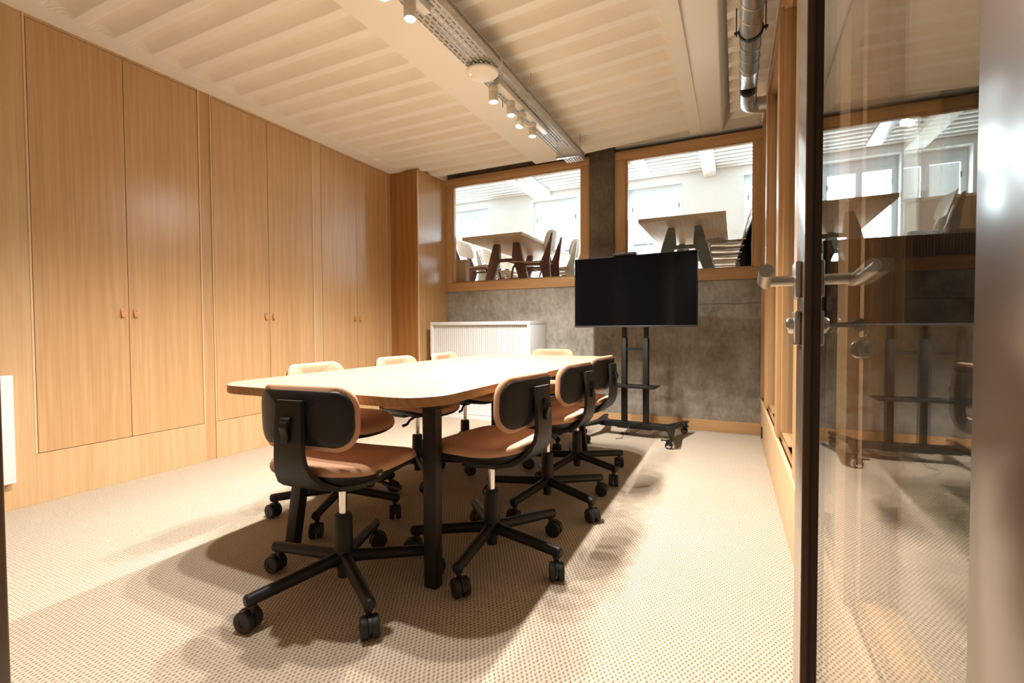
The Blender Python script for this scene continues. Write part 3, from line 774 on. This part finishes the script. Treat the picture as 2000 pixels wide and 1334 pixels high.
# ------------------------------------------------------------------ television, stand and camera bar
psi = R(-5)
TVL = (-.80, 4.20, 0)
st = thing('television_stand', 'black wheeled stand with two posts and a shelf under the television', 'stand', TVL, psi)
for s in (-1, 1):
    b = MB(); b.box(s * .095 - .021, s * .095 + .021, -.03, .03, .085, .86); b.box(s * .095 - .016, s * .095 + .016, -.024, .024, .86, 1.32)
    b.build('post', M['black_metal'], st, bevel=.003)
b = MB(); b.box(-.078, .078, -.012, .012, .755, .775); b.build('crossbar', M['black_metal'], st)
b = MB(); b.box(-.20, .20, -.16, .06, .44, .452); b.box(-.20, .20, -.165, -.16, .44, .462); b.build('shelf', M['black_metal'], st, bevel=.001)
b = MB(); b.box(-.31, .31, -.035, .035, .075, .125); b.box(-.15, .15, -.045, .045, .07, .078); b.build('base_beam', M['black_metal'], st, bevel=.003)
for s in (-1, 1):
    # V shaped foot: two arms meeting at the end of the base beam
    b = MB()
    for yy in (-1, 1):
        e = Vector((s * .375, yy * .33, .115))
        a0 = Vector((s * .30, 0, .125))
        d = (e - a0).normalized(); n_ = Vector((-d.y, d.x, 0)).normalized()
        w0, w1 = .042, .020
        b.hexa([tuple(a0 + n_ * w0 - Vector((0, 0, .032))), tuple(a0 - n_ * w0 - Vector((0, 0, .032))), tuple(e - n_ * w1 - Vector((0, 0, .012))), tuple(e + n_ * w1 - Vector((0, 0, .012)))],
               [tuple(a0 + n_ * w0), tuple(a0 - n_ * w0), tuple(e - n_ * w1), tuple(e + n_ * w1)])
    b.build('foot', M['black_metal'], st, bevel=.004)
    for yy in (-1, 1):
        c = MB(); cx, cy = s * .37, yy * .315
        c.lathe([(.011, .07), (.011, .105)], (cx, cy, 0), 12)
        c.box(cx - .03, cx + .02, cy - .014, cy + .014, .062, .072)
        c.box(cx - .035, cx + .004, cy - .014, cy - .011, .026, .066); c.box(cx - .035, cx + .004, cy + .011, cy + .014, .026, .066)
        c.box(cx - .075, cx - .02, cy - .010, cy + .010, .062, .068)
        cs = c.build('caster', M['black_metal'], st)
        c = MB(); c.lathe([(.006, -.012), (.026, -.012), (.029, -.009), (.029, .009), (.026, .012), (.006, .012)], (cx - .015, cy, .029), 22, 'y'); c.build('wheel', M['rubber'], cs)
        c = MB(); c.lathe([(.0125, -.0135), (.0195, -.0135), (.0195, -.0125), (.0125, -.0125), (.0125, -.0135)], (cx - .015, cy, .029), 22, 'y'); c.lathe([(.006, -.0145), (.006, .0145)], (cx - .015, cy, .029), 12, 'y'); c.build('hub', M['chrome'], cs)
b = MB(); b.box(-.22, .22, -.055, -.03, 1.13, 1.19); b.box(-.22, .22, -.055, -.03, 1.34, 1.40); b.box(-.20, -.16, -.055, -.025, 1.05, 1.48); b.box(.16, .20, -.055, -.025, 1.05, 1.48); b.box(-.12, .12, -.03, .026, 1.2, 1.32)
b.build('mounting_bracket', M['black_metal'], st)
b = MB(); b.tube([(-.10, .02, .13), (-.05, -.05, .128), (.02, -.06, .127), (.08, -.03, .135), (.10, .03, .2)], .003, 8); b.tube([(-.03, -.06, .11), (-.05, -.10, .05), (-.07, -.16, .007), (-.11, -.2, .006)], .003, 8)
b.build('cable', M['rubber'], st)
tv = thing('television', 'wide black flat screen television on the wheeled stand', 'television', (-.80, 4.20, 1.262), psi)
b = MB(); b.box(-.525, .525, -.100, -.066, -.307, .307); b.box(-.30, .30, -.066, -.056, -.22, .20); b.build('casing', M['black'], tv, bevel=.003)
b = MB(); b.box(-.520, .520, -.1022, -.0995, -.290, .302); b.build('screen', M['screen'], tv)
b = MB(); b.box(-.525, .525, -.1035, -.099, -.307, -.2915); b.build('bottom_bezel', plain('dark_grey_bezel', (.035, .033, .032), .35), tv, bevel=.001)
vb = MB(); vb.box(-.10, .10, -.028, .028, 0, .022); vb.lathe([(.011, -.032), (.011, -.027)], (0, 0, .012), 14, 'y'); vb.box(-.03, .03, -.034, -.02, .002, .02)
o = vb.build('camera_bar', M['black'], bevel=.002); o.location = (-.875, 4.115, 1.5705); o.rotation_euler = (0, 0, psi)
tag(o, 'thin black camera bar lying on the top edge of the television', 'camera')
sk = MB(); sk.cbox((0, 0, 0), (.05, .035, .014)); sk.tube([(.02, 0, 0), (.07, .02, .0), (.12, .09, .02)], .0025, 8)
o = sk.build('power_adapter', M['black'], bevel=.002); o.location = (-.905, 4.245, .0085)
tag(o, 'small black power adapter on the carpet under the television stand', 'adapter')

# ------------------------------------------------------------------ white tambour cabinet
cb = thing('tambour_cabinet', 'low white metal cabinet with sliding slatted shutter against the concrete wall', 'cabinet', (-2.405, 4.46, 0))
b = MB(); w2, d0, d1, H = .585, -.21, .215, 1.022; t_ = .03
b.box(-w2, w2, d0, d1, H - .035, H); b.box(-w2, -w2 + t_, d0, d1, .07, H - .0355); b.box(w2 - t_, w2, d0, d1, .07, H - .0355); b.box(-w2 + t_, w2 - t_, d1 - .02, d1, .07, H - .0355); b.box(-w2, w2, d0, d1, .058, .0695)
b.build('cabinet_body', M['white_metal'], cb, bevel=.0025)
MB().box(-w2, w2, d0 + .004, d1, 0, .0575).build('plinth', M['white_metal'], cb, bevel=.002)
b = MB(); x = -w2 + t_ + .001; n = 44; dx = (2 * w2 - 2 * t_ - .002) / n
for i in range(n):
    xa_, xb_ = x + i * dx, x + (i + 1) * dx
    b.prism([(xa_, d0 + .034), (xa_ + .002, d0 + .029), (xa_ + dx * .35, d0 + .0265), (xa_ + dx * .65, d0 + .0265), (xb_ - .002, d0 + .029), (xb_, d0 + .034), (xb_, d0 + .038), (xa_, d0 + .038)], .0705, H - .0365)
b.build('tambour_shutter', plain('white_slats', (.66, .66, .655), .5), cb)

# ------------------------------------------------------------------ ceiling services
ct = thing('cable_tray', 'perforated galvanised cable tray hung along the ceiling', 'cable tray', (-1.36, 2.0, 2.5))
mi = Matrix.Translation((1.36, -2.0, -2.5))
xl_, xr_ = -1.455, -1.285
b = MB(); b.add([(xl_, -1.9, 2.5), (xr_, -1.9, 2.5), (xr_, 4.30, 2.5), (xl_, 4.30, 2.5)], [(0, 1, 2, 3)])
o = b.build('tray_bottom', M['tray'], ct); o.matrix_parent_inverse = mi
for xx, s in ((xl_, -1), (xr_, 1)):
    b = MB(); b.add([(xx, -1.9, 2.5), (xx, 4.30, 2.5), (xx + s * .001, 4.30, 2.552), (xx + s * .001, -1.9, 2.552)], [(0, 1, 2, 3)])
    o = b.build('side_rail', M['tray_side'], ct); o.matrix_parent_inverse = mi
    b = MB(); b.box(min(xx, xx + s * .012), max(xx, xx + s * .012), -1.9, 4.30, 2.552, 2.556); o = b.build('lip', M['galv'], ct); o.matrix_parent_inverse = mi
for y in (.9, 2.985, 4.09):
    b = MB(); b.box(xl_ - .03, xr_ + .03, y - .02, y + .02, 2.478, 2.497)
    if y > 4: o = b.build('hanger_bar', M['galv'], ct, bevel=.002); o.matrix_parent_inverse = mi
    b = MB(); b.tube([(xr_ + .022, y, 2.48), (xr_ + .022, y, 2.706)], .0035, 8); b.lathe([(.010, 2.705), (.010, 2.716)], (xr_ + .022, y, 0), 10)
    o = b.build('hanger_rod', M['galv'], ct); o.matrix_parent_inverse = mi
    b = MB(); b.tube([(xl_ - .022, y, 2.48), (xl_ - .022, y, 2.655)], .0035, 8)
    o = b.build('hanger_rod', M['galv'], ct); o.matrix_parent_inverse = mi
b = MB()
for i in range(4):
    ph = random.uniform(0, 6)
    b.tube([(-1.40 + .02 * i + .008 * math.sin(ph + k * .8), -1.8 + k * .35, 2.512 + .004 * math.sin(k + i)) for k in range(17)], .006, 8)
o = b.build('cable', plain('grey_cable', (.25, .24, .22), .6), ct); o.matrix_parent_inverse = mi

def rail(y0, y1, label):
    b = MB(); b.box(-1.376, -1.334, y0, y1, 2.462, 2.4985)
    r_ = b.build('light_track', M['lamp_body'], bevel=.002)
    return tag(r_, label, 'light track', 'light tracks under the cable tray')
rail(1.02, 1.93, 'white light track under the cable tray above the near end of the table')
rail(2.66, 3.50, 'white light track under the cable tray beyond the round access point')
def spotlight():
    t = thing('spotlight', 'x', 'spotlight', group='cylinder spotlights on the light tracks')
    MB().lathe([(.012, .045), (.012, .11)], n=14).build('stem', M['lamp_body'], t)
    b = MB(); b.lathe([(.0235, -.004), (.0275, -.004), (.029, 0), (.029, .050), (.0275, .052), (.0275, .055), (.029, .057), (.029, .085), (.026, .089), (.004, .089)], n=28)
    b.build('lamp_body', M['lamp_body'], t, ang=40)
    MB().lathe([(.0228, -.0042), (.0228, -.0066), (.012, -.0085), (.001, -.009)], n=28).build('lens', M['lens'], t)
    return t
SPL = ['white cylinder spotlight on the near track, closest to the doorway', 'white cylinder spotlight on the near track, second from the doorway',
       'white cylinder spotlight on the near track, cut by the top of the photo', 'white cylinder spotlight on the near track, farthest along it, fully in view',
       'white cylinder spotlight on the far track, just beyond the access point', 'white cylinder spotlight on the far track, second from the access point',
       'white cylinder spotlight on the far track, tilted, third from the access point', 'white cylinder spotlight on the far track, last towards the back wall']
sp0 = spotlight()
for i, (x, y, z, rx, ry) in enumerate(SPOTS):
    t = sp0 if i == 0 else copy_tree(sp0)
    t.location = (x, y, z); t.rotation_euler = (R(rx), R(ry), 0); t['label'] = SPL[i]

ap = thing('access_point', 'round white wireless access point fixed under the cable tray', 'access point', (-1.384, 2.522, 2.462))
MB().lathe([(.001, -.002), (.075, -.001), (.090, .0015), (.097, .007), (.098, .013), (.094, .019), (.02, .021)], n=48).build('housing', M['white_plastic'], ap, ang=20)
MB().lathe([(.0035, -.0032), (.0035, .002)], (-.058, -.035, 0), 12).build('status_light', M['led'], ap)
b = MB(); b.tube([(.06, .03, .026), (.115, .02, .03), (.125, .02, .06), (.11, .03, .095), (.09, .05, .10)], .0035, 8); b.build('cable', M['white_plastic'], ap)
MB().box(-.05, .05, -.05, .05, .021, .0375).build('bracket', M['galv'], ap)

# spiral ventilation duct
dt = thing('ventilation_duct', 'spiral galvanised ventilation duct along the ceiling beside the glazed partition', 'duct', (.06, 3.0, 2.62))
rd = .056
b = MB()
b.lathe([(rd, -1.9 - 3)] + [(rd, .45), (rd + .002, .455), (rd + .002, .475), (rd, .48)], (0, 0, 0), 36, 'y')
b.build('duct_tube', M['galv'], dt)
b = MB()
hel = []
pitch_ = .135
nturn = int(5.3 / pitch_ * 24)
for i in range(nturn):
    a_ = 2 * PI * i / 24; y = -4.8 + pitch_ * i / 24
    hel.append(((rd + .0008) * math.cos(a_), y, (rd + .0008) * math.sin(a_)))
b.tube(hel, .0032, 5); b.build('seam', M['galv'], dt)
b = MB()   # slanting cut mouth
ring0, ring1, ring2 = [], [], []
for k in range(36):
    a_ = 2 * PI * k / 36; u, v = math.cos(a_), math.sin(a_)
    ring0.append((rd * .99 * u, .47, rd * .99 * v)); cut = .75 + .115 * v
    ring1.append((rd * 1.01 * u, cut, rd * 1.01 * v)); ring2.append((rd * .95 * u, cut - .002, rd * .95 * v))
b.rings([ring0, ring1, ring2], False, False); b.build('duct_mouth', M['galv'], dt)
b = MB(); b.rings([[(x * .96, y - .006, z * .96) for x, y, z in ring1], [(x * .95, y - .02, z * .95) for x, y, z in ring1]]); b.build('mouth_shade_cap', M['dark_hole'], dt)  # black cap painted in as the shade inside the open duct
b = MB(); pts = [(0, .70, -.035), (0, .80, -.048)]
for a_ in range(0, 91, 15): pts.append((.085 - .085 * math.cos(R(a_)), .86 + .085 * math.sin(R(a_)), -.048))
pts += [(.12, .945, -.048)]
b.tube(pts, rd * .98, 28); b.lathe([(rd * 1.03, .075), (rd * 1.03, .085)], (0, .945, -.048), 28, 'x')
b.build('elbow', M['galv'], dt, ang=45)
b = MB(); b.lathe([(rd + .002, -.012), (rd + .008, -.012), (rd + .008, .012), (rd + .002, .012), (rd + .002, -.012)], (0, .03, 0), 36, 'y')
for s in (-1, 1):
    b.box(s * (rd + .018) - .012, s * (rd + .018) + .012, .018, .042, -.003, .003); b.tube([(s * (rd + .018), .03, -.02), (s * (rd + .018), .03, .14)], .003, 8)
b.build('clamp', M['rubber'], dt)

# ------------------------------------------------------------------ small fittings
o = MB().box(PX(4.336) - .009, PX(4.336) - .0005, 4.30, 4.37, .05, .135).build('wall_socket', M['rubber'], bevel=.002)
tag(o, 'small black socket low on the oak panelling in the back right corner', 'socket')
wp = thing('wall_panel', 'white upright panel fixed to the oak wall at the far left edge', 'panel', (XL + .001, .966, .150))
MB().box(0, .045, -.155, .155, 0, .568).build('casing', M['white_metal'], wp, bevel=.004)
MB().lathe([(.014, .044), (.015, .05), (.011, .056), (.002, .058)], (0, .085, .04), 18, 'x').build('knob', M['steel'], wp)

# ------------------------------------------------------------------ raised room behind the interior windows
def ubox(name, mat, *a): return struct(MB().box(*a).build(name, mat))
ubox('floor_upper', M['pale_oak'], -8, 6, YB + .23, YF + .6, UF - .1, UF)
ubox('ceiling_upper', M['white_wall'], -8, 6, YB + .27, YF + .6, UC, UC + .1)
ubox('wall_upper_left', M['white_wall'], -8.1, -8, YB + .23, YF + .6, UF, UC)
ubox('wall_upper_right', M['white_wall'], 6, 6.1, YB + .23, YF + .6, UF, UC)
b = MB(); b.box(-8, 6, YB + .27, YB + .33, 2.727, UC); b.box(-8, -3.63, YB + .27, YB + .33, UF, 2.727); b.box(2.2, 6, YB + .27, YB + .33, UF, 2.727)
struct(b.build('wall_upper_front', M['white_wall']))
# ribs and beams of that ceiling
b = MB()
for k in range(28): b.box(-8, 6, 4.98 + k * .2, 5.05 + k * .2, UC - .035, UC - .0005)
struct(b.build('ceiling_ribs', M['white_wall'], bevel=.01))
for nm, x0, x1 in (('ceiling_beam', -.63, -.40), ('ceiling_beam', -4.35, -3.95), ('ceiling_beam', 2.6, 2.9)):
    struct(MB().box(x0, x1, YB + .34, YF - .01, UC - .16, UC - .0365).build(nm, M['white_wall'], bevel=.01), 'white beam across the raised room')
# far wall with four tall windows
b = MB(); zh = 3.995
xs = [-8] + [v for p in WINX for v in p] + [6]
for i in range(0, len(xs), 2): b.box(xs[i], xs[i + 1], YF, YF + .3, UF, UC)
for (p, q) in WINX: b.box(p, q, YF, YF + .3, zh, UC); b.box(p, q, YF, YF + .3, UF, UF + .25)
struct(b.build('wall_far', M['white_wall']), 'white far wall of the raised room')
for i, (p, q) in enumerate(WINX):
    b = MB(); y0, y1 = YF + .2, YF + .26; zt, zl = 3.83, UF + .26; mid = (p + q) / 2
    b.box(p, q, y0, y1, zt, zh - .001)
    for u, v in ((p + .001, p + .09), (mid - .055, mid + .055), (q - .09, q - .001)): b.box(u, v, y0, y1, zl, zt)
    b.box(p + .09, mid - .055, y0, y1, zt - .06, zt - .0005); b.box(mid + .055, q - .09, y0, y1, zt - .06, zt - .0005)
    b.box(p + .09, mid - .055, y0, y1, zl, zl + .1); b.box(mid + .055, q - .09, y0, y1, zl, zl + .1)
    root = struct(b.build('window_%d' % (8 + i), M['pvc'], bevel=.004), 'tall white window in the far wall')
    MB().box(p + .085, q - .085, y0 + .03, y0 + .034, zl + .09, zt - .05).build('pane', M['glass'], root)
    b = MB()
    for z in (2.2, 3.55): b.box(p + .075, p + .1, y0 - .015, y0, z - .05, z + .05); b.box(q - .1, q - .075, y0 - .015, y0, z - .05, z + .05)
    b.build('hinge', M['green_metal'], root)
# house across the street
hs = thing('building', 'pale stone house across the street, seen through the far windows', 'building', (-3, 19, -3))
MB().box(-14, 14, 0, 1, 0, 14).build('wall', M['facade'], hs)
for k in range(7):
    for z in (3.2, 6.6):
        f = MB().box(-11 + k * 3.4, -9.8 + k * 3.4, -.03, -.001, z, z + 2).build('window', M['pvc'], hs)
        MB().box(-11 + k * 3.4, -9.8 + k * 3.4, -.10, -.07, z + .55, z + .6).build('railing', M['green_metal'], f)

def em_table(x0, x1, y0, y1, mat, label):
    cx, cy = (x0 + x1) / 2, (y0 + y1) / 2; zu = UF + .70
    t = thing('dining_table', label, 'table', (cx, cy, UF))
    w_, d_ = (x1 - x0) / 2, (y1 - y0) / 2
    MB().box(-w_, w_, -d_, d_, .70, .738).build('tabletop', M['pale_oak'], t, bevel=.003)
    for sy in (-1, 1):
        for sx in (-1, 1):
            # folded sheet leg: slim at the top, bulging at the knee, narrow at the foot
            yy = sy * (d_ - .42)
            pr = [(.10, .699), (.17, .699), (.225, .52), (.36, 0), (.27, 0), (.085, .52)]
            pts = [(sx * u, v) for u, v in pr]
            if sx < 0: pts = pts[::-1]
            MB().prism(pts, yy - .035, yy + .035, axis='y').build('leg', mat, t, bevel=.008)
    for sy in (-1, 1):
        yy = sy * (d_ - .42); MB().box(-.16, .16, yy - .02, yy + .02, .47, .51).build('crossbar', mat, t, bevel=.004)
    MB().box(-.02, .02, -d_ + .42, d_ - .42, .475, .505).build('stretcher', mat, t, bevel=.004)
    return t
em_table(-3.03, -2.235, 4.99, 6.9, M['red_metal'], 'oak table with dark red legs, seen from below through the left interior window')
em_table(-.92, -.10, 4.97, 6.9, M['green_metal'], 'oak table with grey-green legs, seen from below through the right interior window')

em_table(.335, 1.15, 4.89, 6.8, M['green_metal'], 'oak table seen through the door glass, beyond the glazed partition')
t = thing('counter', 'brown oak counter at the right of the raised room, seen through the door glass', 'counter', (2.75, 7.2, UF))
MB().box(-1.0, 1.0, -.25, .25, 0, 1.06).build('counter_body', M['oak_dark'], t, bevel=.003)
MB().box(-1.02, 1.02, -.27, .27, 1.0605, 1.1).build('worktop', M['pale_oak'], t, bevel=.003)

def side_chair(x, y, z, rz, fm, tubem, label, group=None):
    """plywood chair with blade rear legs and tube front legs, faces +x"""
    t = thing('side_chair', label, 'chair', (x, y, z), R(rz), group)
    b = MB(); rs = []
    for (xx, zz) in ((-.20, .435), (-.05, .428), (.10, .440), (.19, .448), (.225, .436)):
        rs.append([(xx, -.20, zz), (xx, .20, zz), (xx, .20, zz + .011), (xx, -.20, zz + .011)])
    b.rings(rs); b.build('seat', M['pale_oak'], t, bevel=.003)
    b = MB(); rs = []
    for (zz, hw) in ((.60, .155), (.63, .185), (.70, .195), (.77, .185), (.80, .16), (.815, .11)):
        xo = -.235 - (zz - .6) * .30
        rs.append([(xo + .01 + .03 * (abs(yy) / .19) ** 2 * 1, yy, zz) for yy in (-hw, -hw * .5, 0, hw * .5, hw)] + [(xo + .03 * (abs(yy) / .19) ** 2, yy, zz) for yy in (hw, hw * .5, 0, -hw * .5, -hw)])
    b.rings(rs); b.build('backrest', M['pale_oak_z'], t, ang=50)
    for s in (-1, 1):
        pr = [(-.30, 0), (-.26, 0), (-.145, .40), (-.215, .55), (-.300, .77), (-.318, .77), (-.275, .45)]
        MB().prism(pr, s * .165 - .011, s * .165 + .011, axis='y').build('rear_leg', fm, t, bevel=.004)
        b = MB(); b.tube([(-.16, s * .165, .405), (.10, s * .178, .412), (.17, s * .182, .41), (.195, s * .184, .385), (.21, s * .186, .33), (.235, s * .19, 0)], .0125, 12)
        b.build('front_leg', tubem, t)
    b = MB(); b.tube([(.19, -.18, .40), (.19, .18, .40)], .011, 10); b.build('seat_rail', tubem, t)
    return t
side_chair(-2.30, 5.50, UF, 180, M['red_metal'], M['red_metal'], 'dark red framed wooden chair right of the red legged table, nearest the glass')
side_chair(-2.22, 6.20, UF, 180, M['cream_metal'], M['cream_metal'], 'cream framed wooden chair right of the red legged table, behind the dark red one')
side_chair(-2.20, 6.95, UF, 180, M['red_metal'], M['red_metal'], 'dark red framed wooden chair right of the red legged table, farthest of three')
side_chair(-3.12, 5.60, UF, 0, M['red_metal'], M['red_metal'], 'dark red framed wooden chair left of the red legged table, beside the pale cabinet')
side_chair(-3.14, 6.25, UF, 0, M['cream_metal'], M['cream_metal'], 'cream framed wooden chair left of the red legged table, middle of three')
side_chair(-3.16, 6.90, UF, 0, M['red_metal'], M['red_metal'], 'dark red framed wooden chair left of the red legged table, farthest of three')
side_chair(1.42, 5.45, UF, 180, M['green_metal'], M['chrome'], 'grey-green framed wooden chair seen through the door glass, nearest of two')
side_chair(1.62, 6.15, UF, 180, M['green_metal'], M['chrome'], 'grey-green framed wooden chair seen through the door glass, behind another')
LV = ['lowest', 'second from the bottom', 'third from the bottom', 'topmost']
for k in range(4):
    side_chair(-.17 + .020 * k, 6.45, UF + .078 * k, 180, M['green_metal'], M['chrome'], 'chrome and grey-green chair, %s of the stack beside the table' % LV[k], 'stacked chairs beside the grey-green legged table')
side_chair(-1.25, 6.3, UF, 0, M['green_metal'], M['chrome'], 'chrome and grey-green chair left of the grey-green legged table, above the television')
t = thing('low_cabinet', 'pale oak cabinet end at the bottom left of the left interior window', 'cabinet', (-3.22, 4.96, UF))
MB().box(-.30, .30, -.075, .015, .0, .43).build('cabinet_body', M['pale_oak_z'], t, bevel=.003)
MB().box(-.31, .31, -.085, .02, .4305, .45).build('worktop', M['pale_oak'], t, bevel=.002)
# light track of the raised room
for n_, (xx, lab) in enumerate(((-3.75, 'galvanised tray with lit spotlights on the ceiling of the raised room, left window'), (-1.61, 'galvanised tray with lit spotlights on the ceiling of the raised room, right window'))):
    t = thing('ceiling_tray', lab, 'cable tray', (xx, 8.4, UC - .28))
    MB().box(-.11, .11, -2.6, 1.2, 0, .05).build('tray', M['galv'], t, bevel=.003)
    MB().tube([(.08, .8, .05), (.08, .8, .24)], .005, 8).build('hanger_rod', M['galv'], t)
    for k in range(4):
        MB().lathe([(.03, -.14), (.03, -.001)], (-.10, -1.1 + .36 * k, 0), 14).build('spotlight', M['lamp_body'], t)
        MB().lathe([(.028, -.1425), (.028, -.1405)], (-.10, -1.1 + .36 * k, 0), 14).build('lens', M['lens'], t)
